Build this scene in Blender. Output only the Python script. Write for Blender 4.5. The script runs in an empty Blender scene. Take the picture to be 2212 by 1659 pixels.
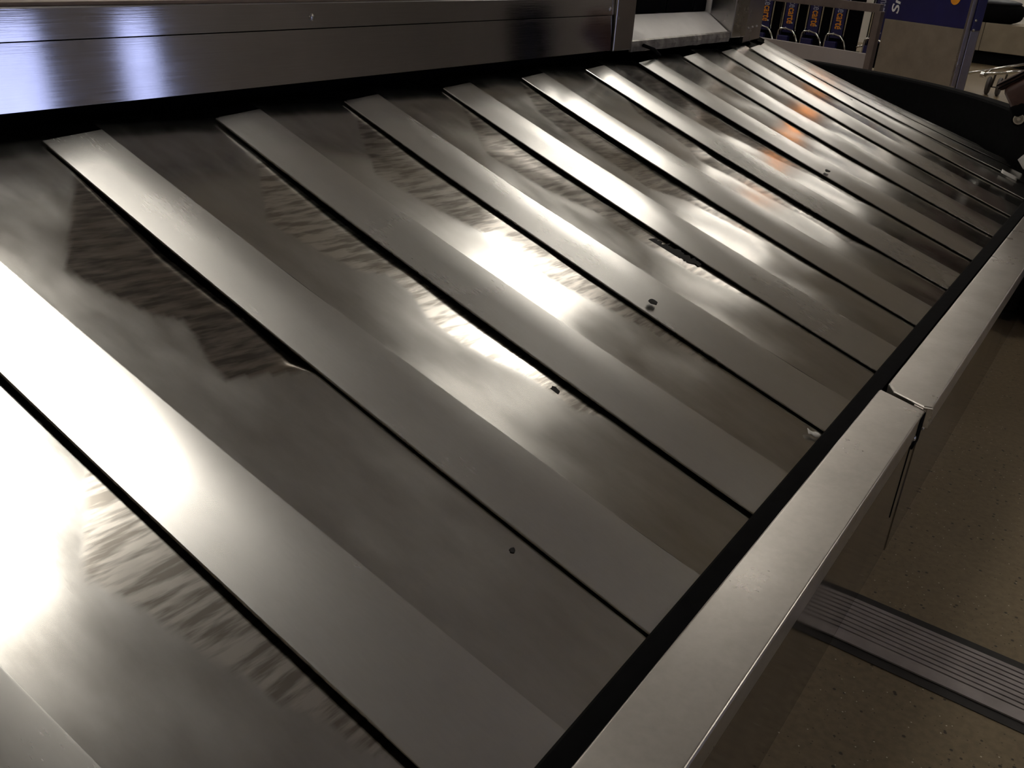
import bpy, bmesh, math, random
from mathutils import Vector, Matrix

# ------------------------------------------------------------------ camera, world, lights, exposure
scene = bpy.context.scene
col = scene.collection
F_PX = 1967.459
CAM = Vector((0.28644, 0.0, 1.32975))
ROT = Matrix(((0.816726, -0.298097, 0.494062), (0.573624, 0.326596, -0.751193), (0.06257, 0.896924, 0.437735)))
cd = bpy.data.cameras.new('camera'); cam = bpy.data.objects.new('camera', cd); col.objects.link(cam)
cd.sensor_fit = 'HORIZONTAL'; cd.sensor_width = 36.0; cd.lens = F_PX / 2212 * 36.0; cd.clip_start = 0.02; cd.clip_end = 200
cam.matrix_world = Matrix.Translation(CAM) @ ROT.to_4x4()
scene.camera = cam

world = bpy.data.worlds.new('world'); scene.world = world; world.use_nodes = True
bg = world.node_tree.nodes['Background']; bg.inputs[0].default_value = (0.60, 0.63, 1.0, 1); bg.inputs[1].default_value = 2.1

scene.view_settings.view_transform = 'Standard'; scene.view_settings.look = 'None'
scene.view_settings.gamma = 1.0; scene.view_settings.use_curve_mapping = False
scene.view_settings.exposure = 0.28
LAMP = 15.0          # radiance of the ceiling fixtures
CEIL = 4.5          # ceiling height; the fixtures hang half a metre below it
LAMP_Z = 4.0
UPLIGHT = 9.0        # weaker glow added on top of each fixture to brighten the ceiling

# ------------------------------------------------------------------ pixel helpers (direction only; distance from what is touched)
def ray(px, py):
    return ROT @ Vector(((px - 1106.0) / F_PX, -(py - 829.5) / F_PX, -1.0))
def on_axis(px, py, ax, v):
    d = ray(px, py); t = (v - CAM[ax]) / d[ax]; return CAM + d * t

# ------------------------------------------------------------------ materials
def new_mat(name):
    m = bpy.data.materials.new(name); m.use_nodes = True
    nt = m.node_tree; return m, nt, nt.nodes['Principled BSDF']
def N(nt, t, **kw):
    n = nt.nodes.new(t)
    for k, v in kw.items(): setattr(n, k, v)
    return n
def ramp(nt, src, p0, c0, p1, c1):
    r = N(nt, 'ShaderNodeValToRGB'); e = r.color_ramp.elements
    e[0].position = p0; e[0].color = c0; e[1].position = p1; e[1].color = c1
    nt.links.new(src, r.inputs[0]); return r.outputs[0]
def g(v): return (v, v, v, 1)
def noise(nt, scale, sc=(1, 1, 1), detail=4, rough=0.55, rot=(0, 0, 0), coord='Object'):
    tc = N(nt, 'ShaderNodeTexCoord'); mp = N(nt, 'ShaderNodeMapping')
    mp.inputs['Scale'].default_value = sc; mp.inputs['Rotation'].default_value = rot
    no = N(nt, 'ShaderNodeTexNoise'); no.inputs['Scale'].default_value = scale
    no.inputs['Detail'].default_value = detail; no.inputs['Roughness'].default_value = rough
    nt.links.new(tc.outputs[coord], mp.inputs[0]); nt.links.new(mp.outputs[0], no.inputs[0]); return no.outputs[0]
def mixc(nt, fac, a, b, mode='MIX'):
    m = N(nt, 'ShaderNodeMix', data_type='RGBA', blend_type=mode)
    for s, v in ((m.inputs[0], fac), (m.inputs[6], a), (m.inputs[7], b)):
        if hasattr(v, 'links') or hasattr(v, 'is_linked'): nt.links.new(v, s)
        else: s.default_value = v
    return m.outputs[2]
def math_(nt, op, a, b):
    m = N(nt, 'ShaderNodeMath', operation=op)
    for s, v in ((m.inputs[0], a), (m.inputs[1], b)):
        if hasattr(v, 'is_linked'): nt.links.new(v, s)
        else: s.default_value = v
    return m.outputs[0]
def bump(nt, h, strength, dist=0.002):
    b = N(nt, 'ShaderNodeBump'); b.inputs['Strength'].default_value = strength; b.inputs['Distance'].default_value = dist
    nt.links.new(h, b.inputs['Height']); return b.outputs[0]

def steel(name, base, r0, r1, grain=(1, 1, 1), grain_scale=60, bumpv=0.06, smudge=3.0, scratches=False, gamt=.14):
    m, nt, b = new_mat(name)
    b.inputs['Metallic'].default_value = 1.0
    sm = noise(nt, smudge, detail=5, rough=0.6)
    gr = noise(nt, grain_scale, grain, detail=3)
    c = ramp(nt, sm, 0.3, (base[0]*.8, base[1]*.8, base[2]*.79, 1), 0.7, (*base, 1))
    c = mixc(nt, gamt, c, ramp(nt, gr, 0.3, g(.45), 0.7, g(1.0)), 'MULTIPLY')
    nt.links.new(c, b.inputs['Base Color'])
    rr = ramp(nt, sm, 0.3, g(r1), 0.72, g(r0))
    nt.links.new(math_(nt, 'ADD', rr, math_(nt, 'MULTIPLY', math_(nt, 'SUBTRACT', gr, 0.5), gamt * .5)), b.inputs['Roughness'])
    h = gr
    if scratches:
        s1 = ramp(nt, noise(nt, 10, (1, 60, 1), rot=(0, 0, .6), detail=2, rough=.5), .70, g(0), .73, g(1))
        h = math_(nt, 'ADD', gr, math_(nt, 'MULTIPLY', s1, .8))
    nt.links.new(bump(nt, h, bumpv), b.inputs['Normal'])
    return m

def plain(name, color, rough=0.5, metal=0.0, var=0.15, scale=20, bumpv=0.0):
    m, nt, b = new_mat(name)
    no = noise(nt, scale, detail=5)
    c = ramp(nt, no, .3, (*[x * (1 - var) for x in color], 1), .7, (*[min(1, x * (1 + var)) for x in color], 1))
    nt.links.new(c, b.inputs['Base Color']); b.inputs['Roughness'].default_value = rough; b.inputs['Metallic'].default_value = metal
    if max(color) < .0065 or rough >= .9: b.inputs['Specular IOR Level'].default_value = .04
    if bumpv: nt.links.new(bump(nt, no, bumpv), b.inputs['Normal'])
    return m

M_STRIP = steel('strip_steel', (.72, .71, .685), .21, .29, (1, 6, 1), 40, .0035, 2.2, True, .08)
M_CAP = steel('curb_steel', (.55, .52, .485), .26, .36, (1, 1, 1), 70, .015, 6, True)
M_FASCIA = steel('fascia_aluminium', (.64, .63, .65), .06, .10, (1, .6, 40), 12, .02, 2.0)
M_FACE = steel('curb_face_steel', (.50, .47, .45), .10, .16, (1, 1, 1), 40, .02, 4)
M_POST = steel('post_steel', (.56, .54, .53), .22, .30, (1, 1, .2), 160, .004, 4, False, .03)
M_CHROME = steel('chrome', (.75, .74, .72), .08, .16, (1, 1, 1), 40, .0, 5)

def panel_mat():
    m, nt, b = new_mat('panel_steel')
    b.inputs['Metallic'].default_value = 1.0
    at = N(nt, 'ShaderNodeAttribute', attribute_name='wear_sheen'); w = at.outputs['Fac']
    sm = noise(nt, 3.2, detail=6, rough=.62)
    sm2 = noise(nt, 7.0, (1, 2.5, 1), detail=6, rough=.65)
    gr = noise(nt, 50, (1.0, 5, 1), detail=3)
    streak = noise(nt, 26, (2.2, .25, 2.2), detail=3, rough=.6)
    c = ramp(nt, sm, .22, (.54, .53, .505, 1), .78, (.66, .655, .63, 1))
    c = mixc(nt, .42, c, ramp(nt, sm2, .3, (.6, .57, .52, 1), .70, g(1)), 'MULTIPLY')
    tn = N(nt, 'ShaderNodeAttribute', attribute_name='mirror_tone').outputs['Fac']
    worn_sheen = mixc(nt, tn, ramp(nt, streak, .38, (.055, .043, .037, 1), .66, (.30, .255, .22, 1)), ramp(nt, streak, .40, (.34, .31, .27, 1), .56, (.78, .75, .69, 1)))
    c = mixc(nt, math_(nt, 'MULTIPLY', w, .85), c, worn_sheen)
    nt.links.new(c, b.inputs['Base Color'])
    rr = ramp(nt, sm, .2, g(.23), .8, g(.11))
    rr = math_(nt, 'ADD', rr, math_(nt, 'MULTIPLY', math_(nt, 'SUBTRACT', sm2, .5), .12))
    nt.links.new(rr, b.inputs['Roughness'])
    h = math_(nt, 'ADD', math_(nt, 'MULTIPLY', gr, .6), math_(nt, 'MULTIPLY', math_(nt, 'MULTIPLY', streak, w), 2.5))
    s1 = ramp(nt, noise(nt, 8, (1, 60, 1), rot=(0, 0, -.5), detail=2, rough=.5), .70, g(0), .73, g(1))
    h = math_(nt, 'ADD', h, math_(nt, 'MULTIPLY', s1, .6))
    nt.links.new(bump(nt, h, .014), b.inputs['Normal'])
    return m
M_PANEL = panel_mat()
M_BLACK = plain('black_rubber', (.0045, .0045, .005), .8, 0, .3, 30, .1)
M_DARK = plain('dark_interior', (.003, .003, .004), .9)
M_BED = plain('dark_bed', (.01, .0095, .009), .8)
M_CHUTE = plain('chute_sheet', (.80, .77, .73), .45, .0, .06, 8)
M_CHUTELIP = plain('chute_lip_steel', (.32, .30, .28), .42, .7, .45, 22, .2)
M_BROWNTRIM = plain('brown_trim', (.22, .16, .12), .5)
M_SCREW = plain('screw_steel', (.5, .48, .46), .3, 1.0)
M_CEIL = plain('ceiling_paint', (.80, .80, .79), .9, 0, .05, 2)
M_WALL = plain('wall_paint', (.52, .47, .40), .8, 0, .06, 2)
M_RWALL = plain('dark_wall_paint', (.22, .20, .19), .7, 0, .06, 2)
M_WHITEWALL = plain('white_paint', (.75, .72, .68), .7, 0, .04, 2)
M_KIOSK = plain('kiosk_panel', (.26, .215, .175), .38, .35, .13, 7)
M_KIOSKSIDE = steel('kiosk_edge_steel', (.45, .42, .44), .25, .35)
M_BLUE = plain('navy_sign', (.012, .011, .075), .35, 0, .12, 10)
M_WHITE = plain('white_lettering', (.62, .60, .62), .5, 0, .05)
M_GREYTEXT = plain('grey_lettering', (.30, .31, .42), .5, 0, .05)
M_ORANGE = plain('orange_lettering', (.72, .27, .01), .5, 0, .05)
M_GREYPANEL = plain('grey_rail_panel', (.33, .29, .285), .45, .0, .05, 4)
M_RACK = plain('rack_frame_paint', (.16, .125, .115), .4, .3, .12, 10)
M_WHEEL = plain('grey_wheel', (.08, .07, .065), .6)
M_BROWN = plain('brown_leather', (.055, .020, .013), .5, 0, .25, 25, .1)
M_COUNTER = plain('counter_front', (.36, .31, .24), .35, .4, .10, 5)
M_GREYTOP = plain('blue_grey_cloth', (.05, .055, .07), .5)
M_PAPER = plain('paper', (.60, .58, .56), .7, 0, .1, 60)
M_SCUFF_REFLECT = plain('black_grime_reflection', (.008, .007, .006), .8)
M_RIB = plain('grey_aluminium_rib', (.34, .305, .30), .45, .3, .15, 15)
M_SEAL = plain('dark_sealant', (.020, .017, .016), .7, 0, .3, 20)
M_FRAME = plain('window_frame_paint', (.05, .05, .055), .4)

def floor_mat():
    m, nt, b = new_mat('terrazzo')
    big = noise(nt, 1.3, detail=5)
    base = ramp(nt, big, .3, (.215, .165, .098, 1), .7, (.285, .222, .138, 1))
    mid = noise(nt, 60, detail=4)
    base = mixc(nt, .5, base, ramp(nt, mid, .35, g(.55), .65, g(1.0)), 'MULTIPLY')
    tc = N(nt, 'ShaderNodeTexCoord')
    for sc, thr, colr in ((48, .20, (.03, .024, .018, 1)), (95, .17, (.07, .05, .03, 1)), (70, .13, (.75, .68, .55, 1))):
        v = N(nt, 'ShaderNodeTexVoronoi', feature='F1'); v.inputs['Scale'].default_value = sc
        mp = N(nt, 'ShaderNodeMapping'); mp.inputs['Location'].default_value = (sc * .37, sc * .11, 0)
        nt.links.new(tc.outputs['Object'], mp.inputs[0]); nt.links.new(mp.outputs[0], v.inputs['Vector'])
        k = ramp(nt, v.outputs['Distance'], thr * .7, g(1), thr, g(0))
        rnd = N(nt, 'ShaderNodeSeparateColor'); nt.links.new(v.outputs['Color'], rnd.inputs[0])
        k = math_(nt, 'MULTIPLY', k, math_(nt, 'GREATER_THAN', rnd.outputs[0], .62))
        base = mixc(nt, math_(nt, 'MULTIPLY', k, .85), base, colr)
    nt.links.new(base, b.inputs['Base Color']); b.inputs['Roughness'].default_value = .34
    return m
M_FLOOR = floor_mat()

def emit(name, colr, s):
    m = bpy.data.materials.new(name); m.use_nodes = True; nt = m.node_tree; nt.nodes.clear()
    e = N(nt, 'ShaderNodeEmission'); e.inputs[0].default_value = (*colr, 1); e.inputs[1].default_value = s
    o = N(nt, 'ShaderNodeOutputMaterial'); nt.links.new(e.outputs[0], o.inputs[0]); return m
M_LAMP = emit('lamp_diffuser', (1.0, .94, .85), LAMP)
M_UPLIGHT = emit('ceiling_fill_glow', (1.0, .945, .86), UPLIGHT)
M_AMBER = emit('amber_lens', (1.0, .33, .05), 6.5)
def glass_mat():
    m = bpy.data.materials.new('window_glass'); m.use_nodes = True; nt = m.node_tree; nt.nodes.clear()
    t = N(nt, 'ShaderNodeBsdfTransparent'); t.inputs[0].default_value = (.92, .95, .97, 1)
    gl = N(nt, 'ShaderNodeBsdfGlossy'); gl.inputs['Roughness'].default_value = .02
    fr = N(nt, 'ShaderNodeFresnel'); fr.inputs[0].default_value = 1.45
    mx = N(nt, 'ShaderNodeMixShader'); o = N(nt, 'ShaderNodeOutputMaterial')
    nt.links.new(fr.outputs[0], mx.inputs[0]); nt.links.new(t.outputs[0], mx.inputs[1]); nt.links.new(gl.outputs[0], mx.inputs[2]); nt.links.new(mx.outputs[0], o.inputs[0]); return m
M_GLASS = glass_mat()

# ------------------------------------------------------------------ mesh helpers
def link(o, parent=None):
    col.objects.link(o)
    if parent is not None: o.parent = parent
    return o
def mesh(name, verts, faces, mat, parent=None, smooth=False):
    me = bpy.data.meshes.new(name); me.from_pydata([tuple(v) for v in verts], [], faces); me.materials.append(mat)
    bm = bmesh.new(); bm.from_mesh(me); bmesh.ops.recalc_face_normals(bm, faces=bm.faces); bm.to_mesh(me); bm.free()
    if smooth: me.shade_smooth()
    return link(bpy.data.objects.new(name, me), parent)
def from_bm(name, bm, mat, parent=None, smooth=False):
    me = bpy.data.meshes.new(name); bmesh.ops.recalc_face_normals(bm, faces=bm.faces); bm.to_mesh(me); bm.free(); me.materials.append(mat)
    if smooth: me.shade_smooth()
    return link(bpy.data.objects.new(name, me), parent)
def bm_box(bm, lo, hi, bev=0.0):
    r = bmesh.ops.create_cube(bm, size=1.0); vs = r['verts']
    for v in vs: v.co = Vector([lo[k] + (v.co[k] + .5) * (hi[k] - lo[k]) for k in range(3)])
    if bev > 0:
        es = list({e for v in vs for e in v.link_edges})
        bmesh.ops.bevel(bm, geom=es, offset=bev, segments=2, affect='EDGES', profile=.5)
def box(name, lo, hi, mat, parent=None, bev=0.0):
    bm = bmesh.new(); bm_box(bm, lo, hi, bev); return from_bm(name, bm, mat, parent)
def prism(name, prof, y0, y1, mat, parent=None):
    """profile in x,z swept along y"""
    n = len(prof); vs = [(x, y0, z) for x, z in prof] + [(x, y1, z) for x, z in prof]
    fs = [(k, (k + 1) % n, n + (k + 1) % n, n + k) for k in range(n)] + [tuple(range(n - 1, -1, -1)), tuple(range(n, 2 * n))]
    return mesh(name, vs, fs, mat, parent)
def tube(name, pts, r, mat, parent=None, seg=10):
    pts = [Vector(p) for p in pts]; vs = []; fs = []
    up = Vector((0, 0, 1)); prev = None
    for k, p in enumerate(pts):
        t = (pts[min(k + 1, len(pts) - 1)] - pts[max(k - 1, 0)]).normalized()
        a = t.cross(up) if prev is None else (prev - t * prev.dot(t))
        if a.length < 1e-4: a = t.cross(Vector((1, 0, 0)))
        a.normalize(); prev = a; b = t.cross(a)
        for s in range(seg):
            th = 2 * math.pi * s / seg; vs.append(p + a * (r * math.cos(th)) + b * (r * math.sin(th)))
    for k in range(len(pts) - 1):
        for s in range(seg):
            fs.append((k * seg + s, k * seg + (s + 1) % seg, (k + 1) * seg + (s + 1) % seg, (k + 1) * seg + s))
    fs.append(tuple(range(seg))); fs.append(tuple(range((len(pts) - 1) * seg, len(pts) * seg)))
    return mesh(name, vs, fs, mat, parent, True)
def lathe(name, prof, mat, parent=None, seg=24, axis='Z', loc=(0, 0, 0)):
    vs = []; fs = []
    for r, z in prof:
        for s in range(seg):
            a = 2 * math.pi * s / seg; p = (r * math.cos(a), r * math.sin(a), z)
            if axis == 'X': p = (p[2], p[0], p[1])
            if axis == 'Y': p = (p[0], p[2], p[1])
            vs.append((p[0] + loc[0], p[1] + loc[1], p[2] + loc[2]))
    n = len(prof)
    for k in range(n - 1):
        for s in range(seg): fs.append((k * seg + s, k * seg + (s + 1) % seg, (k + 1) * seg + (s + 1) % seg, (k + 1) * seg + s))
    fs.append(tuple(range(seg))); fs.append(tuple(range((n - 1) * seg, n * seg)))
    o = mesh(name, vs, fs, mat, parent, True)
    m = o.modifiers.new('es', 'EDGE_SPLIT'); m.split_angle = math.radians(40); return o
def tag(o, label, cat, group=None):
    o['label'] = label; o['category'] = cat
    if group: o['group'] = group
    return o
def thing(name, label, cat, loc=(0, 0, 0), rz=0.0, group=None):
    o = link(bpy.data.objects.new(name, None)); o.location = loc; o.rotation_euler = (0, 0, rz); o.empty_display_size = .1
    return tag(o, label, cat, group)
def struct(o): o['kind'] = 'structure'; return o
def text_mesh(name, body, size, mat, parent, mtx, shear=0.0, extrude=.001):
    cu = bpy.data.curves.new(name, 'FONT'); cu.body = body; cu.size = size; cu.extrude = extrude; cu.shear = shear; cu.offset = size * .012; cu.resolution_u = 4
    t = bpy.data.objects.new(name, cu); col.objects.link(t)
    bpy.context.view_layer.update()
    dg = bpy.context.evaluated_depsgraph_get(); me = bpy.data.meshes.new_from_object(t.evaluated_get(dg))
    w = max(v.co.x for v in me.vertices)
    bpy.data.objects.remove(t); me.transform(mtx); me.materials.clear(); me.materials.append(mat)
    link(bpy.data.objects.new(name, me), parent); return w
def copy_tree(o, parent=None):
    c = o.copy(); col.objects.link(c); c.parent = parent
    for ch in list(o.children): copy_tree(ch, c)
    return c

# ------------------------------------------------------------------ the room
XL, XR, YN, YF = -16.0, 6.0, -8.0, 42.0
struct(box('floor', (XL, YN, -.1), (XR, YF, 0), M_FLOOR))
struct(box('ceiling', (XL, YN, CEIL), (XR, YF, CEIL + .1), M_CEIL))
struct(box('wall_left', (XL - .1, YN, 0), (XL, YF, CEIL), M_WALL))
struct(box('wall_near', (XL, YN - .1, 0), (XR, YN, CEIL), M_WALL))
struct(box('wall_far', (XL, YF, 0), (XR, YF + .1, CEIL), M_RWALL))
# right wall with floor-length windows to the daylight outside
WIN = [(1.8, 5.4), (6.2, 6.75), (13.5, 15.0)]; WZ = (0.05, 1.25)
bm = bmesh.new(); y = YN
for a, b in WIN:
    bm_box(bm, (XR, y, 0), (XR + .2, a, CEIL)); bm_box(bm, (XR, a, 0), (XR + .2, b, WZ[0])); bm_box(bm, (XR, a, WZ[1]), (XR + .2, b, CEIL)); y = b
bm_box(bm, (XR, y, 0), (XR + .2, YF, CEIL))
struct(from_bm('wall_right', bm, M_RWALL))
for n, (a, b) in enumerate(WIN):
    bm = bmesh.new(); k = max(1, round((b - a) / 1.0))
    bm_box(bm, (XR + .05, a, WZ[0]), (XR + .11, b, WZ[0] + .05)); bm_box(bm, (XR + .05, a, WZ[1] - .05), (XR + .11, b, WZ[1]))
    for q in range(k + 1):
        yy = a + .03 + (b - a - .06) * q / k; bm_box(bm, (XR + .05, yy - .03, WZ[0]), (XR + .11, yy + .03, WZ[1]))
    w = struct(from_bm('window_%d' % (n + 1), bm, M_FRAME))
    for q in range(k):
        ya = a + .06 + (b - a - .06) * q / k; yb = a + (b - a - .06) * (q + 1) / k
        box('pane', (XR + .076, ya, WZ[0] + .05), (XR + .082, yb, WZ[1] - .05), M_GLASS, w)

# ceiling fixtures in a row over the carousel; outer rows added as unseen fill
def fixture(x, y, lx, ly, label):
    t = thing('ceiling_light', label, 'light', (x, y, LAMP_Z), 0, 'hanging ceiling lights')
    bm = bmesh.new()
    for lo, hi in (((-lx/2-.04, -ly/2-.04, -.05), (lx/2+.04, -ly/2, 0)), ((-lx/2-.04, ly/2, -.05), (lx/2+.04, ly/2+.04, 0)), ((-lx/2-.04, -ly/2, -.05), (-lx/2, ly/2, 0)), ((lx/2, -ly/2, -.05), (lx/2+.04, ly/2, 0))): bm_box(bm, lo, hi)
    from_bm('frame', bm, M_WHITEWALL, t); box('diffuser', (-lx/2, -ly/2, -.03), (lx/2, ly/2, -.012), M_LAMP, t)
    box('ceiling_fill', (-lx/2, -ly/2, -.011), (lx/2, ly/2, -.002), M_UPLIGHT, t)  # added glowing face that lifts the ceiling brightness
    for q in (-1, 1): box('hanger', (q * lx * .4 - .006, -.006, -.002), (q * lx * .4 + .006, .006, CEIL - LAMP_Z), M_FRAME, t)
    return t
fixture(-2.3, 2.12, 1.3, .40, 'lit hanging light panel above the near end of the carousel')
fixture(-2.3, 7.55, 1.3, .40, 'lit hanging light panel above the far turn of the carousel')
fixture(-2.3, 13.3, 1.3, .40, 'lit hanging light panel above the cart rack')
fixture(-7.5, 5.2, 1.3, .6, 'added fill light panel beyond the carousel island, nearer one')
fixture(-7.5, 12.0, 1.3, .6, 'added fill light panel beyond the carousel island, farther one')
fixture(-2.3, 19.0, 1.3, .40, 'lit hanging light panel by the far wall')
for y, w in ((-4.5, 'behind the photographer'), (6.5, 'over the walkway beside the far curb'), (18.0, 'over the walkway level with the low counter')):
    fixture(3.4, y, 1.3, .6, 'added fill light panel ' + w)  # walkway row is put in only as fill light
fixture(-7.5, -1.6, 1.3, .6, 'added fill light panel beyond the carousel island, nearest one'); fixture(-7.5, 18.8, 1.3, .6, 'added fill light panel beyond the carousel island, farthest one')

# ------------------------------------------------------------------ carousel geometry
XP, ZP, XI, ZI = -0.1341, 0.3454, -1.6097, 0.8865
Y0, PITCH, SKEW, WS = 1.0881, 0.44375, -0.0553, 0.178
XC, YC = -2.98, 4.9
ROUT = XP - XC
THETA = math.atan2(ZI - ZP, XP - XI); NX, NZ = math.sin(THETA), math.cos(THETA)
def frame(s):
    """point on the outer edge line, outward unit vector and travel direction at path length s"""
    if s <= YC: return Vector((XC, s, 0)), Vector((1, 0, 0)), Vector((0, 1, 0))
    a = (s - YC) / ROUT
    return Vector((XC, YC, 0)), Vector((math.cos(a), math.sin(a), 0)), Vector((-math.sin(a), math.cos(a), 0))
def surf(s, t, h, along=0.0):
    c, o, tr = frame(s + SKEW * t)
    x = XP + (XI - XP) * t; r = x - XC; z = ZP + (ZI - ZP) * t - .0118 * 4 * t * (1 - t)
    return c + o * (r + NX * h) + tr * along + Vector((0, 0, z + NZ * h))
def wst(t): return .182 - .046 * t      # the edge strips narrow towards the island
def hit_plate(px, py):
    d = ray(px, py); n = Vector((NX, 0, NZ)); t = (Vector((XP, 0, ZP)) - CAM).dot(n) / d.dot(n); p = CAM + d * t
    tt = (p.x - XP) / (XI - XP); return p.y - SKEW * tt, tt

CREASE = {
 -2: [(180, 1230), (290, 1290), (380, 1350), (480, 1430), (540, 1450), (575, 1500), (680, 1540), (790, 1620)],
 -1: [(160, 575), (240, 620), (330, 665), (400, 680), (430, 720), (455, 770), (495, 812), (560, 798), (660, 790)],
  0: [(590, 470), (700, 535), (780, 575), (840, 580), (890, 620), (930, 680), (1000, 730), (1060, 765), (1130, 795), (1200, 845), (1245, 880)],
  1: [(820, 370), (920, 430), (1142, 545), (1150, 570), (1220, 610), (1280, 640), (1400, 705), (1500, 765), (1580, 800)],
  2: [(1060, 330), (1180, 400), (1290, 450), (1400, 522), (1450, 553), (1500, 585), (1570, 615), (1620, 640)],
  3: [(1170, 240), (1275, 315), (1330, 350), (1400, 400), (1480, 425), (1660, 520), (1800, 600)],
  4: [(1380, 240), (1490, 315), (1510, 340), (1600, 385), (1750, 470), (1830, 520)],
  5: [(1330, 150), (1450, 222), (1560, 290), (1680, 340), (1760, 375), (1850, 430)],
}
random.seed(7)
def crease_fn(i):
    if i in CREASE:
        pts = []
        for q in CREASE[i]:
            s, t = hit_plate(*q); v = (s - (Y0 + i * PITCH + WS)) / (PITCH - WS); pts.append((t, max(.25, min(1, v))))
        pts.sort()
    else:
        a = random.uniform(.15, .35); b = random.uniform(.6, .9); pts = [(a, 1.0)]
        for k in range(1, 7): pts.append((a + (b - a) * k / 7, random.uniform(.62, .86)))
        pts.append((b, 1.0))
    def f(t):
        if t <= pts[0][0]: return min(1.05, pts[0][1] + (pts[0][0] - t) * 6)
        if t >= pts[-1][0]: return min(1.05, pts[-1][1] + (t - pts[-1][0]) * 4)
        for (a, va), (b, vb) in zip(pts, pts[1:]):
            if a <= t <= b: return va + (vb - va) * (t - a) / max(1e-6, b - a)
        return 1.05
    return f
FLANGE = {-2: -.010, -1: .055, 0: .030, 1: .015, 2: .022, 3: .03, 4: .035, 5: .03}
PDROP = {-2: .007, 0: .003}
MIRROR_TONE = {-2: .85, -1: .1, 0: .95, 1: .55, 2: .45, 3: .45, 4: .4, 5: .3}
conv = thing('baggage_conveyor', 'stainless steel sloped plate baggage conveyor of overlapping slats', 'conveyor')
I0, I1 = -7, 27
for i in range(I0, I1):
    s0 = Y0 + i * PITCH; rnd = random.Random(100 + i)
    cf = crease_fn(i); fl = FLANGE.get(i, rnd.uniform(-.02, .04))
    ph = [rnd.uniform(0, 6.28) for _ in range(6)]
    NT, NV = (130, 30) if -3 <= i <= 8 else (36, 10)
    vs = []; wear_sheen = []
    for a in range(NT + 1):
        t = -.005 + 1.03 * a / NT
        F = surf(s0, t, 0, wst(t)); E = surf(s0 + PITCH, t, 0, .03)
        c = cf(t)
        for b in range(NV + 1):
            v = b / NV; vv = v * 1.1
            h = .0124 - (.0168 + PDROP.get(i, 0)) * (v + .25 * v * (1 - v))
            env = math.sin(math.pi * min(1, v * 1.02)) ; env = max(0, env)
            h += env * (.0011 * math.sin(9 * t + ph[0] + 2.2 * v) + .0007 * math.sin(17 * t + ph[1] - 3 * v) + .0004 * math.sin(31 * t + ph[2] + 5 * v))
            over = max(0.0, vv - c) * (PITCH - WS)
            h -= over * fl
            wear_sheen.append(max(0, min(1, (vv - c) / .03)) if c < 1.0 else 0.0)
            P = F.lerp(E, v); c0, o, tr = frame(s0 + SKEW * t + WS + v * (PITCH - WS))
            vs.append(P + o * (NX * h) + Vector((0, 0, NZ * h)))
    fs = [(a * (NV + 1) + b, (a + 1) * (NV + 1) + b, (a + 1) * (NV + 1) + b + 1, a * (NV + 1) + b + 1) for a in range(NT) for b in range(NV)]
    plate = mesh('plate', vs, fs, M_PANEL, conv, True)
    at = plate.data.attributes.new('wear_sheen', 'FLOAT', 'POINT')
    at.data.foreach_set('value', wear_sheen)
    at = plate.data.attributes.new('mirror_tone', 'FLOAT', 'POINT'); at.data.foreach_set('value', [MIRROR_TONE.get(i, rnd.uniform(.2, .7))] * len(wear_sheen))
    # raised edge strip: thin folded bar across the plate, its near edge proud over the plate before
    tl = rnd.uniform(-.0009, .0009); NT = 40; vs = []
    prof = [(0.0, .0008), (0.0, .0034), (.0015, .0046), (WS * .5, .0092 + tl * .5), (WS - .0015, .0138 + tl), (WS + .0012, .0136 + tl), (WS + .003, .0100)]
    t1 = 1.0
    for a in range(NT + 1):
        t = t1 * a / NT; wob = .0006 * math.sin(11 * t + ph[3]) + .0004 * math.sin(23 * t + ph[4])
        for d, h in prof: vs.append(surf(s0, t, h + wob * (d / WS), d * wst(t) / WS))
    n = len(prof)
    fs = [(a * n + k, (a + 1) * n + k, (a + 1) * n + (k + 1) % n, a * n + (k + 1) % n) for a in range(NT) for k in range(n)]
    fs += [tuple(range(n)), tuple(NT * n + k for k in range(n))]
    st = mesh('edge_strip', vs, fs, M_STRIP, plate, True)
    m = st.modifiers.new('es', 'EDGE_SPLIT'); m.split_angle = math.radians(22)
# dark slab added below the plates to stop light leaks
vs = []; fs = []; SS = [Y0 + I0 * PITCH + (I1 - I0) * PITCH * k / 90 for k in range(91)]
for s in SS: vs += [surf(s, -.003, -.035), surf(s, 1.04, -.035), surf(s, 1.04, -.16), surf(s, -.003, -.16)]
for k in range(90):
    for q in range(4): fs.append((k*4+q, k*4+(q+1) % 4, k*4+4+(q+1) % 4, k*4+4+q))
fs += [(0, 1, 2, 3), (360, 361, 362, 363)]
mesh('leak_stop_bed', vs, fs, M_BED, conv)
# supporting legs under the bed
for y in (-1.2, 1.0, 3.2):
    for x in (-.5, -1.3): box('leg', (x - .03, y - .03, 0), (x + .03, y + .03, ZP + (XP - x) * math.tan(THETA) - .12), M_BED, conv)

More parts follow.
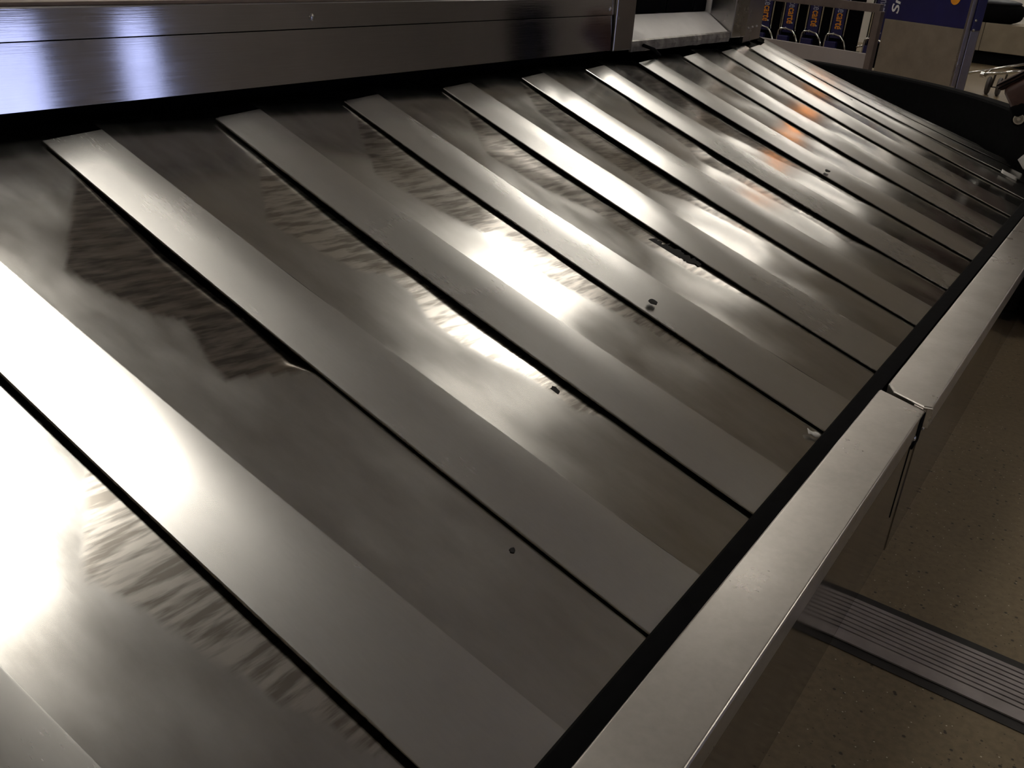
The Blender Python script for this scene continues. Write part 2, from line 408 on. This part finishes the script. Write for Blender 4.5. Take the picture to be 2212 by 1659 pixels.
# ------------------------------------------------------------------ outer curb
XCI, XCO, HC = -.0764, .0420, .40
curb = thing('carousel_curb', 'low stainless steel curb with flat cap and black guard around the conveyor', 'curb')
def cap_seg(pts, z, lip_in, lip_out, name='curb_cap'):
    """flat cap with folded lips; pts = corner outline counter-clockwise in x,y"""
    bm = bmesh.new(); top = [bm.verts.new((x, y, z)) for x, y in pts]; bot = [bm.verts.new((x, y, z - (lip_in if x < -.02 else lip_out))) for x, y in pts]
    bm.faces.new(top); bm.faces.new(list(reversed(bot))); n = len(pts)
    for k in range(n): bm.faces.new((top[k], bot[k], bot[(k + 1) % n], top[(k + 1) % n]))
    es = [e for e in bm.edges if e.verts[0] in top and e.verts[1] in top]
    bmesh.ops.bevel(bm, geom=es, offset=.005, segments=5, affect='EDGES', profile=.5)
    return from_bm(name, bm, M_CAP, curb)
cap_seg([(XCI, -3.2), (XCO, -3.2), (XCO, 2.136), (XCI + .03, 2.172), (XCI + .004, 2.188), (XCI, 2.18)], HC, .03, .055)
x2i, x2o = -.0673, .0539
cap_seg([(x2i, 2.235), (x2i + .022, 2.196), (x2o - .02, 2.158), (x2o, 2.165), (x2o, YC), (x2i, YC)], HC + .001, .03, .055)
# vertical faces below the caps
f1 = box('face_panel', (XCO - .040, -3.2, 0), (XCO - .001, 2.138, HC - .004), M_FACE, curb)
f2 = box('face_panel', (XCO - .030, 2.1385, 0), (XCO + .001, YC, HC - .004), M_FACE, curb)
box('joint_slot', (XCO - .02, 2.088, .315), (XCO + .0022, 2.146, .3965), M_DARK, curb, .004)
box('joint_crack', (XCO - .02, 2.060, .14), (XCO + .0004, 2.064, .352), M_DARK, curb)
for yy, zz in ((2.078, .352), (2.168, .343)): lathe('screw', [(.0065, 0), (.0065, .002), (.004, .004)], M_SCREW, curb, 12, 'X', (XCO if yy < 2.14 else XCO + .001, yy, zz))
# inner skirt: black rubber between the plate ends and the cap
prism('rubber_skirt', [(-.128, .10), (-.128, .362), (-.120, .372), (-.079, .380), (-.0775, .10)], -3.2, YC, M_BLACK, curb)
# black guard around the far turn, higher than the straight curb
R1, R2, ZG = 2.905, 3.02, .605
prof = [(R1, .10), (R1, ZG - .012), (R1 + .012, ZG), (R2 - .012, ZG), (R2, ZG - .012), (R2, 0), (R2 - .03, 0), (R2 - .03, .10)]
vs = []; fs = []; n = len(prof); K = 72
for k in range(K + 1):
    a = math.pi * k / K
    for r, z in prof: vs.append((XC + r * math.cos(a), YC + .0015 + r * math.sin(a), z))
for k in range(K):
    for q in range(n): fs.append((k*n+q, k*n+(q+1) % n, (k+1)*n+(q+1) % n, (k+1)*n+q))
fs += [tuple(range(n)), tuple(K * n + q for q in range(n))]
gd = mesh('turn_guard', vs, fs, M_BLACK, curb, True); m = gd.modifiers.new('es', 'EDGE_SPLIT'); m.split_angle = math.radians(35)

# ------------------------------------------------------------------ centre island with fascia and feed opening
XF, ZF, ZGV, ZT = -1.6365, .9487, 1.0825, 1.1476
isl = thing('carousel_island', 'brushed metal centre island of the carousel with dark feed opening', 'island', (0, 0, 0))
YA0, YA1, YB0, YB1 = 3.480, 3.640, 4.708, 4.895
prism('fascia_panel', [(XF - .03, ZF), (XF + .009, ZF), (XF, ZGV - .0015), (XF - .03, ZGV - .0015)], -4.2, YA0 - .012, M_FASCIA, isl)
prism('fascia_rail', [(XF - .03, ZGV + .0015), (XF + .003, ZGV + .0015), (XF - .0005, ZT - .003), (XF - .0035, ZT), (XF - .03, ZT)], -4.2, YA0 - .003, M_FASCIA, isl)
box('fascia_backing', (XF - .06, -4.2, ZF + .01), (XF - .0305, YA0, ZT - .01), M_DARK, isl)
box('top_trim', (XF - .05, -4.2, ZT + .0005), (XF - .004, YA0 - .003, ZT + .009), M_BROWNTRIM, isl, .002)
box('deck', (-4.30, -4.2, 1.06), (XF - .062, YA0, 1.09), M_BED, isl)
def fascia_screw(px, py):
    p = on_axis(px, py, 0, XF); lathe('screw', [(.009, 0), (.009, .0015), (.006, .0045), (.002, .005)], M_SCREW, isl, 14, 'X', (XF + .0012, p.y, p.z))
fascia_screw(672, 37); fascia_screw(1317, 19)
ZTOP = 1.27
box('post', (XF - .12, YA0, .944), (XF + .014, YA1, ZTOP), M_POST, isl, .004)
box('post', (XF - .12, YB0, .948), (XF + .014, YB1, ZTOP), M_POST, isl, .004)
box('curtain_rail', (XF - .165, YA1, 1.235), (XF - .135, YB0, ZTOP - .005), M_POST, isl, .003)
# feed chute: sloping sheet with a hanging front lip, side jamb, dark interior
mesh('chute_sheet', [(XF + .004, YA1 - .004, .978), (XF + .004, YB0 - .02, .976), (XF - .135, YB0 - .003, 1.062), (XF - .135, YA1, 1.064), (XF + .004, YA1 - .004, .966), (XF + .004, YB0 - .02, .964), (XF - .135, YB0 - .003, 1.05), (XF - .135, YA1, 1.052)],
     [(0, 1, 2, 3), (7, 6, 5, 4), (0, 4, 5, 1), (1, 5, 6, 2), (2, 6, 7, 3), (3, 7, 4, 0)], M_CHUTE, isl)
bm = bmesh.new(); q = 24; vv = []
for k in range(q + 1):
    f = k / q; y = YA1 - .006 + (YB0 - .016 - YA1) * f; w = .0025 * math.sin(f * 23) + .002 * math.sin(f * 51 + 1)
    vv.append([bm.verts.new(c) for c in ((XF + .004, y, .981), (XF + .014, y, .976), (XF + .016 + w, y, .955), (XF + .012 + w, y, .934 + .001 * math.sin(f * 37)), (XF + .004, y, .934))])
for k in range(q):
    for j in range(5): bm.faces.new((vv[k][j], vv[k+1][j], vv[k+1][(j+1) % 5], vv[k][(j+1) % 5]))
bm.faces.new(vv[0]); bm.faces.new(list(reversed(vv[-1])))
from_bm('chute_lip', bm, M_CHUTELIP, isl)
box('side_jamb', (XF - .70, YB0 - .002, .95), (XF - .12, YB0 + .03, 1.26), M_CHUTE, isl)
box('side_jamb', (XF - .70, YA1 - .03, .95), (XF - .12, YA1 + .002, 1.26), M_CHUTE, isl)
for k in range(7):
    ya = YA1 + .004 + (YB0 - YA1 - .008) * k / 7; yb = YA1 + .004 + (YB0 - YA1 - .008) * (k + 1) / 7 - .004
    box('curtain_strip', (XF - .150 - .004 * (k % 2), ya, 1.066), (XF - .145 - .004 * (k % 2), yb, 1.234), M_DARK, isl)
box('feed_back', (XF - .74, YA1 - .03, .90), (XF - .70, YB0 + .03, 1.26), M_DARK, isl)
box('feed_bottom', (XF - .70, YA1, 1.0), (XF - .135, YB0 - .003, 1.03), M_DARK, isl)
box('feed_roof', (XF - .74, YA1 - .03, 1.262), (XF - .166, YB0 + .03, 1.28), M_POST, isl)
# rounded end of the island in flat panels, each with a row of rivets
RI = XF - XC
for k in range(9):
    a0, a1 = math.pi * k / 9, math.pi * (k + 1) / 9
    def pp(a, r, z): return (XC + r * math.cos(a), YB1 + .002 + r * math.sin(a), z)
    e = .006
    vs = [pp(a0 + e, RI, .915), pp(a1 - e, RI, .915), pp(a1 - e, RI, ZTOP), pp(a0 + e, RI, ZTOP), pp(a0 + e, RI - .02, .915), pp(a1 - e, RI - .02, .915), pp(a1 - e, RI - .02, ZTOP), pp(a0 + e, RI - .02, ZTOP)]
    ep = mesh('end_panel', vs, [(0, 1, 2, 3), (7, 6, 5, 4), (0, 4, 5, 1), (1, 5, 6, 2), (2, 6, 7, 3), (3, 7, 4, 0)], M_POST, isl)
    am = (a0 + a1) / 2; nrm = Vector((math.cos(am), math.sin(am), 0)); tg = Vector((-math.sin(am), math.cos(am), 0)); cc = (Vector(vs[0]) + Vector(vs[1])) / 2
    for d in (-.13, -.02, .09):
        b = bmesh.new(); bmesh.ops.create_icosphere(b, subdivisions=1, radius=.006, matrix=Matrix.Translation(cc + tg * d + nrm * .001 + Vector((0, 0, .07)))); from_bm('rivet', b, M_SCREW, ep, True)
# inner core: dark drum closing the island below and behind the fascia
bm = bmesh.new(); pts = [(XF - .09, -4.2), (XF - .09, YA1 - .05), (XF - .76, YA1 - .05), (XF - .76, YB0 + .05), (XF - .09, YB0 + .05)] + [(XC + (RI - .09) * math.cos(math.pi * k / 18), YB1 + (RI - .09) * math.sin(math.pi * k / 18)) for k in range(19)] + [(-4.30, -4.2)]
lo = [bm.verts.new((x, y, 0)) for x, y in pts]; hi = [bm.verts.new((x, y, 1.05)) for x, y in pts]
bm.faces.new(list(reversed(lo))); bm.faces.new(hi)
for k in range(len(pts)): bm.faces.new((lo[k], lo[(k+1) % len(pts)], hi[(k+1) % len(pts)], hi[k]))
from_bm('core', bm, M_DARK, isl)
bm = bmesh.new(); pts2 = [(XF - .11, YB1), ] + [(XC + (RI - .03) * math.cos(math.pi * k / 18), YB1 + .004 + (RI - .03) * math.sin(math.pi * k / 18)) for k in range(19)]
lo = [bm.verts.new((x, y, ZTOP - .03)) for x, y in pts2[1:]]; hi = [bm.verts.new((x, y, ZTOP - .01)) for x, y in pts2[1:]]
bm.faces.new(list(reversed(lo))); bm.faces.new(hi)
for k in range(len(lo)): bm.faces.new((lo[k], lo[(k+1) % len(lo)], hi[(k+1) % len(lo)], hi[k]))
from_bm('end_top', bm, M_POST, isl)

# ------------------------------------------------------------------ grooved expansion joint cover in the floor
A = on_axis(1848, 1296, 2, 0); B = on_axis(1800.6, 1379, 2, 0); C1 = on_axis(2212, 1455, 2, 0); C2 = on_axis(2212, 1565, 2, 0)
ej = thing('floor_joint_cover', 'grooved grey metal joint cover strip running across the floor from the curb', 'floor strip', (0, 0, 0))
dirv = ((C1 - A).normalized() + (C2 - B).normalized()).normalized(); nv = Vector((-dirv.y, dirv.x, 0))
mid = (A + B) / 2; half = abs((A - B).dot(nv)) / 2 ; XST = XCO - .0008
def joint_piece(name, o0, o1, z0, z1, mat):
    def P(o, x, z):
        b = mid + nv * o; k = (x - b.x) / dirv.x; q = b + dirv * k; return (q.x, q.y, z)
    vs = [P(o0, XST, z0), P(o1, XST, z0), P(o1, 5.9, z0), P(o0, 5.9, z0), P(o0, XST, z1), P(o1, XST, z1), P(o1, 5.9, z1), P(o0, 5.9, z1)]
    mesh(name, vs, [(0, 1, 2, 3), (7, 6, 5, 4), (0, 4, 5, 1), (1, 5, 6, 2), (2, 6, 7, 3), (3, 7, 4, 0)], mat, ej)
joint_piece('base_plate', -half + .001, half - .001, .0005, .0025, M_SEAL)
joint_piece('edge_seal', half, half + .026, .0004, .002, M_SEAL); joint_piece('edge_seal', -half - .026, -half, .0004, .002, M_SEAL)
NR = 9
for k in range(NR):
    w = (2 * half - .004) / (NR + 1.2); o0 = half - .002 - k * w
    o1 = o0 - w + .0045 if k < NR - 1 else -half + .002
    joint_piece('rib', o1, o0, .0025, .006, M_RIB)

# ------------------------------------------------------------------ cart rack, carts and sign cabinet beyond the carousel
rk = thing('cart_rack', 'brown-grey tube cart rack with pale grey base panel behind the carousel turn', 'rack', (0, 0, 0))
pR = on_axis(1872, 130, 1, 10.06); pL0 = on_axis(1676, 86, 1, 10.5); zrail = .516
dr = Vector((pR.x - pL0.x, pR.y - pL0.y, 0)).normalized(); nr = Vector((dr.y, -dr.x, 0))
def obox(name, c, ux, lx, ly, z0, z1, mat, parent, bev=0.0):
    """upright box: c = centre of its front-left foot line, ux along, thickness behind"""
    uy = Vector((-ux.y, ux.x, 0)); bm = bmesh.new(); bm_box(bm, (0, 0, z0), (lx, ly, z1), bev)
    for v in bm.verts: p = c + ux * v.co.x + uy * v.co.y; v.co = Vector((p.x, p.y, v.co.z))
    return from_bm(name, bm, mat, parent)
baseL = pR - dr * 4.4; L = 4.4
obox('base_panel', Vector((baseL.x, baseL.y, 0)), dr, L - .02, .05, 0, zrail, M_GREYPANEL, rk, .004)
obox('post', Vector((pR.x, pR.y, 0)) - dr * .03, dr, .075, .06, 0, .92, M_RACK, rk, .004)
obox('post', Vector((baseL.x, baseL.y, 0)) - dr * .08, dr, .075, .06, 0, .92, M_RACK, rk, .004)
obox('top_bar', Vector((baseL.x, baseL.y, 0)) - dr * .08, dr, L + .10, .06, .905, .985, M_RACK, rk, .004)

def make_cart(label):
    t = thing('luggage_cart', label, 'cart', (0, 0, 0), 0, 'luggage carts nested in the rack')
    pl = box('sign_plate', (-.075, -.012, .44), (.075, -.002, 1.42), M_BLUE, t, .003)
    # vertical lettering reading downwards
    def lay(body, size, mat, zend):
        # glyph x -> -z (down), glyph y -> +x ; face towards -y ; word ends at zend
        sq = .66
        cu = bpy.data.curves.new('probe', 'FONT'); cu.body = body; cu.size = size; o = bpy.data.objects.new('probe', cu); col.objects.link(o); bpy.context.view_layer.update(); w = o.dimensions.x * sq; bpy.data.objects.remove(o)
        mm = Matrix.Translation((-.032, -.0135, zend + w)) @ Matrix(((0, 1, 0, 0), (0, 0, -1, 0), (-sq, 0, 0, 0), (0, 0, 0, 1)))
        text_mesh('lettering', body, size, mat, pl, mm); return zend + w
    z_ = lay('carte', .145, M_ORANGE, .555)
    lay('smarte', .145, M_GREYTEXT, z_ + .008)
    for s in (-1, 1):
        tube('upright', [(s * .095, 0, .30 if s < 0 else .40), (s * .095, 0, .9), (s * .095, .01, 1.40)], .012, M_CHROME, t)
    tube('bumper_arc', [(-.125, -.02, .16), (-.125, -.02, .40), (-.12, -.02, .46), (-.10, -.02, .485), (-.02, -.02, .49), (.06, -.02, .47), (.12, -.02, .41), (.155, -.02, .32), (.175, -.02, .20), (.18, -.02, .10)], .0115, M_CHROME, t)
    box('corner_block', (-.12, -.045, .18), (.03, .04, .40), M_BLUE, t, .012)
    box('basket_back', (-.125, .02, .14), (.20, .045, 1.42), M_DARK, t, .004)
    tube('base_rail', [(-.13, .10, .30), (.10, .06, .30), (.19, .05, .32)], .012, M_CHROME, t)
    tube('base_rail', [(-.13, .55, .26), (.19, .55, .26)], .012, M_CHROME, t)
    bolt = bmesh.new(); bmesh.ops.create_icosphere(bolt, subdivisions=1, radius=.012, matrix=Matrix.Translation((.045, -.014, .56))); from_bm('bolt', bolt, M_SCREW, pl, True)
    bolt = bmesh.new(); bmesh.ops.create_icosphere(bolt, subdivisions=1, radius=.018, matrix=Matrix.Translation((-.03, -.03, .49))); from_bm('bolt', bolt, M_SCREW, t, True)
    for x, y in ((-.10, 0), (.17, 0), (.0, .55)):
        w_ = lathe('wheel', [(.0, -.016), (.085, -.016), (.10, -.010), (.10, .010), (.085, .016), (.0, .016)], M_WHEEL, t, 20, 'X', (x, y, .10))
    box('wheel_fork', (-.125, -.02, .10), (-.118, .02, .30), M_CHROME, t); box('wheel_fork', (.187, -.02, .10), (.192, .02, .30), M_CHROME, t); box('wheel_fork', (-.03, .53, .10), (-.022, .57, .27), M_CHROME, t)
    return t
ordn = ['luggage cart nearest the carousel island, its navy sign cut by the island', 'second luggage cart from the island, with navy sign and orange lettering', 'third luggage cart from the island, with navy sign and orange lettering', 'fourth luggage cart from the island, with a black basket side beside the rack post', 'luggage cart between the rack post and the sign cabinet, its sign seen as a sliver']
cartpx = [(1654, 36), (1706, 43), (1757, 52), (1809, 61), (1896, 62)]
cproto = None
for k, (px, py) in enumerate(cartpx):
    yy = 12.95 - .05 * k
    pnt = on_axis(px, py, 1, yy)
    o = make_cart(ordn[0]) if cproto is None else copy_tree(cproto)
    if cproto is None: cproto = o
    o.location = (pnt.x, yy, 0); o['label'] = ordn[k]; o.rotation_euler = (0, 0, 0)
    if k == 3:
        box('basket_back', (.202, .02, .14), (.285, .045, 1.42), M_DARK, o, .004); tube('base_rail', [(.19, .05, .32), (.30, .03, .37), (.36, .0, .385)], .014, M_CHROME, o); box('rear_frame', (.20, .1, .10), (.35, .14, .22), M_WHEEL, o, .01)

kk = thing('sign_cabinet', 'tan steel cabinet with a navy blue sign on top beyond the carousel turn', 'cabinet', (0, 0, 0))
kl = on_axis(1912, 40, 1, 10.0); kr = on_axis(2088, 64, 1, 9.46); zs = kl.z
ku = Vector((kr.x - kl.x, kr.y - kl.y, 0)); kw = ku.length; ku.normalize(); kn = Vector((ku.y, -ku.x, 0))
k0 = Vector((kl.x, kl.y, 0))
obox('body', k0, ku, kw - .03, .20, 0, zs, M_KIOSK, kk, .003)
obox('sign', k0 - kn * .001, ku, kw - .03, .199, zs + .001, 1.60, M_BLUE, kk, .002)
obox('edge_trim', k0 + ku * (kw - .029) + kn * .004, ku, .028, .05, 0, 1.60, M_KIOSKSIDE, kk, .002)
# side wing: steel below, navy above, bolts
obox('side_wing', k0 + ku * (kw - .029) - kn * .05, ku, .035, .10, 0, zs - .01, M_KIOSKSIDE, kk, .003)
sw = obox('side_sign', k0 + ku * (kw - .029) - kn * .05, ku, .040, .10, zs - .005, 1.60, M_BLUE, kk, .003)
for z in (.86, .94):
    b = bmesh.new(); c = k0 + ku * (kw + .012) - kn * .07; bmesh.ops.create_icosphere(b, subdivisions=1, radius=.014, matrix=Matrix.Translation((c.x, c.y, z))); from_bm('bolt', b, M_SCREW, sw, True)
for z in (.33, .37): obox('hinge_line', k0 + ku * (kw - .028) + kn * .006, ku, .06, .004, z, z + .008, M_SCREW, kk)
def kiosk_mat(u, z):
    # glyph x -> +z (reads upwards), glyph y -> -u
    p = k0 + ku * u + kn * .0025
    return Matrix(((-ku.x * 0, -ku.x, kn.x, p.x), (0, -ku.y, kn.y, p.y), (1, 0, 0, z), (0, 0, 0, 1)))
text_mesh('lettering', 'Sm', .135, M_WHITE, kk, kiosk_mat(.155, zs + .05) @ Matrix.Diagonal((1.35, 1, 1, 1)), .15)
dpx = Vector(on_axis(2061, -4, 1, 9.55)); ud = (Vector((dpx.x, dpx.y, 0)) - k0).dot(ku)
bm = bmesh.new(); cdisc = k0 + ku * ud + kn * .003
vsd = [bm.verts.new((cdisc.x + ku.x * .055 * math.cos(a), cdisc.y + ku.y * .055 * math.cos(a), dpx.z + .055 * math.sin(a))) for a in [2 * math.pi * k / 28 for k in range(28)]]
fd = bm.faces.new(vsd); ex = bmesh.ops.extrude_face_region(bm, geom=[fd])
for v in [e for e in ex['geom'] if isinstance(e, bmesh.types.BMVert)]: v.co -= kn * .0025
from_bm('orange_disc', bm, M_ORANGE, kk)

# loose cart with casters at the right
lc = thing('luggage_cart', 'chrome luggage cart with twin grey casters standing beside the sign cabinet', 'cart', (0, 0, 0))
YV = 12.87
q1 = on_axis(2060, 163, 1, YV); q2 = on_axis(2230, 136, 1, YV)
tube('frame_rail', [q1, q2], .016, M_CHROME, lc)
q3 = on_axis(2122, 161, 1, YV - .25); q4 = on_axis(2230, 152, 1, YV - .25); tube('frame_rail', [q3, q4], .018, M_CHROME, lc)
lathe('end_cap', [(.0, -.02), (.034, -.02), (.034, .02), (.0, .02)], M_CHROME, lc, 16, 'X', q3)
q5 = on_axis(2140, 150, 1, YV); tube('cross_bar', [q5, q5 + Vector((0, -.25, -.06))], .012, M_CHROME, lc)
for px, py, nm in ((2134, 187, 0), (2157, 191, 1)):
    c = on_axis(px, py, 1, YV - .1); lathe('caster_wheel', [(.0, -.022), (.09, -.022), (.105, -.012), (.105, .012), (.09, .022), (.0, .022)], M_WHEEL, lc, 24, 'X', (c.x, YV - .1, .106))
    tube('caster_fork', [(c.x + .035, YV - .1, .10), (c.x + .05, YV - .14, .20), (c.x + .06, YV - .18, .26)], .012, M_WHEEL, lc)
c = on_axis(2146, 190, 1, YV - .1); tube('axle', [(c.x - .06, YV - .1, .095), (c.x + .06, YV - .1, .095)], .008, M_WHEEL, lc)
tube('upright', [q2, q2 + Vector((.06, .02, .9))], .016, M_CHROME, lc); tube('rear_leg', [q2 + Vector((.05, 0, 0)), Vector((q2.x + .05, q2.y, .012))], .014, M_CHROME, lc)

# low counter beyond with black base, rounded bag on it
f1p = on_axis(2082, 134, 2, 0); f2p = on_axis(2148, 143, 2, 0)
cu = (f2p - f1p); cu.z = 0; cu.normalize(); cs = f1p - cu * 1.2
ct = thing('low_counter', 'low tan metal counter with a black recessed base in the background', 'counter', (0, 0, 0))
obox('base', cs + Vector((-cu.y, cu.x, 0)) * .08, cu, 5.5, .7, 0, .20, M_BLACK, ct)
for k in range(4): obox('front_panel', cs + cu * (1.375 * k + .004), cu, 1.367, .82, .20, .62, M_COUNTER, ct, .006)
bg_c = on_axis(2146, 40, 1, 17.0)
bag = thing('black_bag', 'black rounded bag with blue-grey top lying on the low counter', 'bag', (bg_c.x - .02, 17.22, .62))
bm = bmesh.new(); bmesh.ops.create_uvsphere(bm, u_segments=28, v_segments=16, radius=1)
for v in bm.verts:
    k = 1 / max(abs(v.co.x) ** 4 + abs(v.co.z) ** 4, 1e-6) ** .25 if abs(v.co.x) + abs(v.co.z) > .2 else 1
    v.co = Vector((v.co.x * .40 * min(k, 1.15), v.co.y * .24, .155 + max(-.155, v.co.z * .17 * min(k, 1.1))))
from_bm('body', bm, M_BLACK, bag, True)
bm = bmesh.new(); bmesh.ops.create_uvsphere(bm, u_segments=28, v_segments=12, radius=1)
for v in bm.verts: v.co = Vector((v.co.x * .37 - .02, v.co.y * .22, .295 + v.co.z * .055))
from_bm('top_flap', bm, M_GREYTOP, bag, True)
tube('handle', [(-.15, -.05, .34), (-.08, -.08, .37), (.0, -.09, .365)], .012, M_PAPER, bag)
# pale columns and far wall panels
for k, (px, w) in enumerate(((2190, .9), (2110, .35))):
    c = on_axis(px, 30, 1, 20.5 + k * 2); struct(box('trim_%d' % (k + 1), (c.x - w / 2, c.y - .3, 0), (c.x + w / 2, c.y + .3, CEIL), M_WHITEWALL))
c = on_axis(1868, 5, 1, 19.0); struct(box('trim_3', (c.x - .35, 18.8, 0), (c.x + .6, 19.3, CEIL), M_WHITEWALL))

# ------------------------------------------------------------------ suitcase on the guard
su = thing('suitcase', 'dark brown suitcase with a spoked wheel tipped over the black guard', 'suitcase', (0, 0, 0))
cr, cup, cf_ = ROT.col[0].copy(), ROT.col[1].copy(), -ROT.col[2].copy()
SA = on_axis(2154, 180, 1, 5.98); cf_ = (SA - CAM).normalized()
bd = cr * .42 - cup * .91; bd = (bd - cf_ * bd.dot(cf_)).normalized(); ld = cf_.cross(bd)
if ld.dot(cr) < 0: ld = -ld
def sc(a, b, c): return SA + bd * a + ld * b + cf_ * c
def sbox(name, lo, hi, mat, bev):
    bm = bmesh.new(); bm_box(bm, lo, hi, bev)
    for v in bm.verts: v.co = sc(*v.co)
    o = from_bm(name, bm, mat, su, True); return o
sbox('body', (.045, .012, .0), (.225, .64, .40), M_BROWN, .03)
sbox('front_pocket', (.0, -.004, .03), (.05, .48, .37), M_BROWN, .018)
for q in (.012, .030): sbox('piping', (q - .004, -.007, .022), (q + .004, .50, .030), M_BLACK, .001)
sbox('base_cover', (.15, .0, -.006), (.232, .09, .406), M_BLACK, .025)
for c in (.015, .36):
    w0 = link(bpy.data.objects.new('wheel', None), su)
    wm = Matrix.Translation(sc(.235, .022, c)) @ Matrix((cf_, bd, ld)).transposed().to_4x4()
    def wpart(o): o.data.transform(wm); return o
    bpy.data.objects.remove(w0)
    w0 = wpart(lathe('wheel', [(.026, -.014), (.036, -.014), (.040, -.009), (.040, .009), (.036, .014), (.026, .014), (.026, -.014)], M_BLACK, su, 24, 'X'))
    wpart(lathe('rim', [(.023, -.0146), (.029, -.0146), (.029, .0146), (.023, .0146), (.023, -.0146)], M_CHROME, w0, 24, 'X'))
    wpart(lathe('hub', [(.0, -.015), (.009, -.015), (.009, .015), (.0, .015)], M_CHROME, w0, 12, 'X'))
    for k in range(6):
        a_ = k * math.pi / 3; wpart(tube('spoke', [(-.008, .006 * math.cos(a_), .006 * math.sin(a_)), (-.008, .025 * math.cos(a_), .025 * math.sin(a_))], .004, M_CHROME, w0, 6))

# lit amber sign hanging from the ceiling over the far end (mirrored in the plates)
am = thing('hanging_sign', 'small lit amber sign box hanging from the ceiling beyond the carts', 'sign', (-3.15, 16.8, 3.38))
box('housing', (-.30, .0, 0), (.30, .12, .32), M_FRAME, am, .01); box('lens', (-.18, -.006, .07), (.18, .002, .25), M_AMBER, am)
for x in (-.2, .2): box('hanger', (x - .008, .052, .32), (x + .008, .068, CEIL - 3.38), M_FRAME, am)

# ------------------------------------------------------------------ small things on and by the conveyor
def scrap(name, label, cat, px, py, sx, sy, rz, mat, h=.016, n=5, curl=.006):
    s, t = hit_plate(px, py); p = surf(s, t, h); vs = []; fs = []
    for a in range(n + 1):
        for b in range(3):
            u = (a / n - .5) * sx; v = (b / 2 - .5) * sy; k = curl * math.sin(a * 1.7 + b)
            x = u * math.cos(rz) - v * math.sin(rz); y = u * math.sin(rz) + v * math.cos(rz)
            vs.append((p.x + x * NZ, p.y + y, p.z - x * NX + k * .5 + curl * .5))
    for a in range(n):
        for b in range(2): fs.append((a*3+b, (a+1)*3+b, (a+1)*3+b+1, a*3+b+1))
    o = mesh(name, vs, fs, mat, None, True); m = o.modifiers.new('thick', 'SOLIDIFY'); m.thickness = .0012; m.offset = 1
    return tag(o, label, cat)
scrap('paper_scrap', 'small torn white paper scrap at the outer end of a slat by the black skirt', 'paper', 1757, 942, .035, .018, .5, M_PAPER, .004, curl=.004)
scrap('luggage_tag', 'folded pale baggage tag lying on the dark plates near the far turn', 'tag', 2186, 390, .085, .085, .1, M_PAPER, .03, curl=.002)
def cyl_hit(px, py, r):
    d = ray(px, py); o = CAM - Vector((XC, YC, 0)); A_ = d.x**2 + d.y**2; B_ = 2 * (o.x * d.x + o.y * d.y); C_ = o.x**2 + o.y**2 - r * r
    return CAM + d * ((-B_ + math.sqrt(B_ * B_ - 4 * A_ * C_)) / (2 * A_))
pts = [cyl_hit(x, y, R1 - .002) for x, y in ((2200, 345), (2213, 334), (2228, 352), (2212, 366))]
ins = [Vector((XC + (p.x - XC) * .9985, YC + (p.y - YC) * .9985, p.z)) for p in pts]
tag(mesh('white_label', list(pts) + ins, [(0, 1, 2, 3), (7, 6, 5, 4), (0, 4, 5, 1), (1, 5, 6, 2), (2, 6, 7, 3), (3, 7, 4, 0)], M_PAPER), 'white printed label stuck on the black guard at the right edge', 'label')
# bent metal hook at the chute corner
h0 = on_axis(1390, 98, 0, XF + .026); h1 = surf(*hit_plate(1420, 128), .021)
tag(tube('loose_strap', [h0, h0.lerp(h1, .5) + Vector((.012, 0, .004)), h1], .007, M_BLACK), 'short dark strap hanging from the chute lip onto a slat', 'strap')
# black grime and scuffs; one row paints dark teeth mirrored in a crease
def scuff_reflect(px, py, w, l, h, seed):
    r = random.Random(seed); s_, t_ = hit_plate(px, py); n = 11; ring = []
    for k in range(n):
        a = 2 * math.pi * k / n; q = r.uniform(.55, 1.1); ring.append((s_ + l * .5 * q * math.sin(a), t_ + w * .5 * q * math.cos(a) / 1.57))
    vs = [surf(a, b, h) for a, b in ring] + [surf(a, b, h + .0012) for a, b in ring]
    mesh('grime_reflection_mark', vs, [tuple(range(n)), tuple(range(n, 2 * n))] + [(k, (k + 1) % n, n + (k + 1) % n, n + k) for k in range(n)], M_SCUFF_REFLECT, conv)
for k, q in enumerate([(1407, 655, .025, .035, .0155), (1200, 832, .028, .03, -.004), (1785, 370, .02, .045, .014), (1855, 212, .02, .03, .012), (1108, 1180, .012, .015, -.001)]): scuff_reflect(*q, k)
for k in range(10):  # row of flakes painted for the teeth reflected in the crease
    f = k / 9; scuff_reflect(1408 + 100 * f, 522 + 46 * f - 8, .03, .080 - .045 * f + .014 * (k % 3), -.0022, 20 + k)
# dark bag corner on the floor at the right edge
bp = on_axis(2190, 700, 2, 0.0)
db = thing('black_case', 'black soft case standing on the floor outside the curb at the right edge', 'case', (bp.x + .135, bp.y + .225, 0))
box('body', (-.13, -.22, .02), (.17, .22, .36), M_BLACK, db, .035); box('foot', (-.10, -.20, 0), (-.06, -.16, .03), M_BLACK, db); box('foot', (.10, -.20, 0), (.14, -.16, .03), M_BLACK, db); box('foot', (-.10, .16, 0), (-.06, .20, .03), M_BLACK, db); box('foot', (.10, .16, 0), (.14, .20, .03), M_BLACK, db)
tube('handle', [(0, -.08, .355), (0, -.06, .40), (0, .06, .40), (0, .08, .355)], .012, M_BLACK, db)
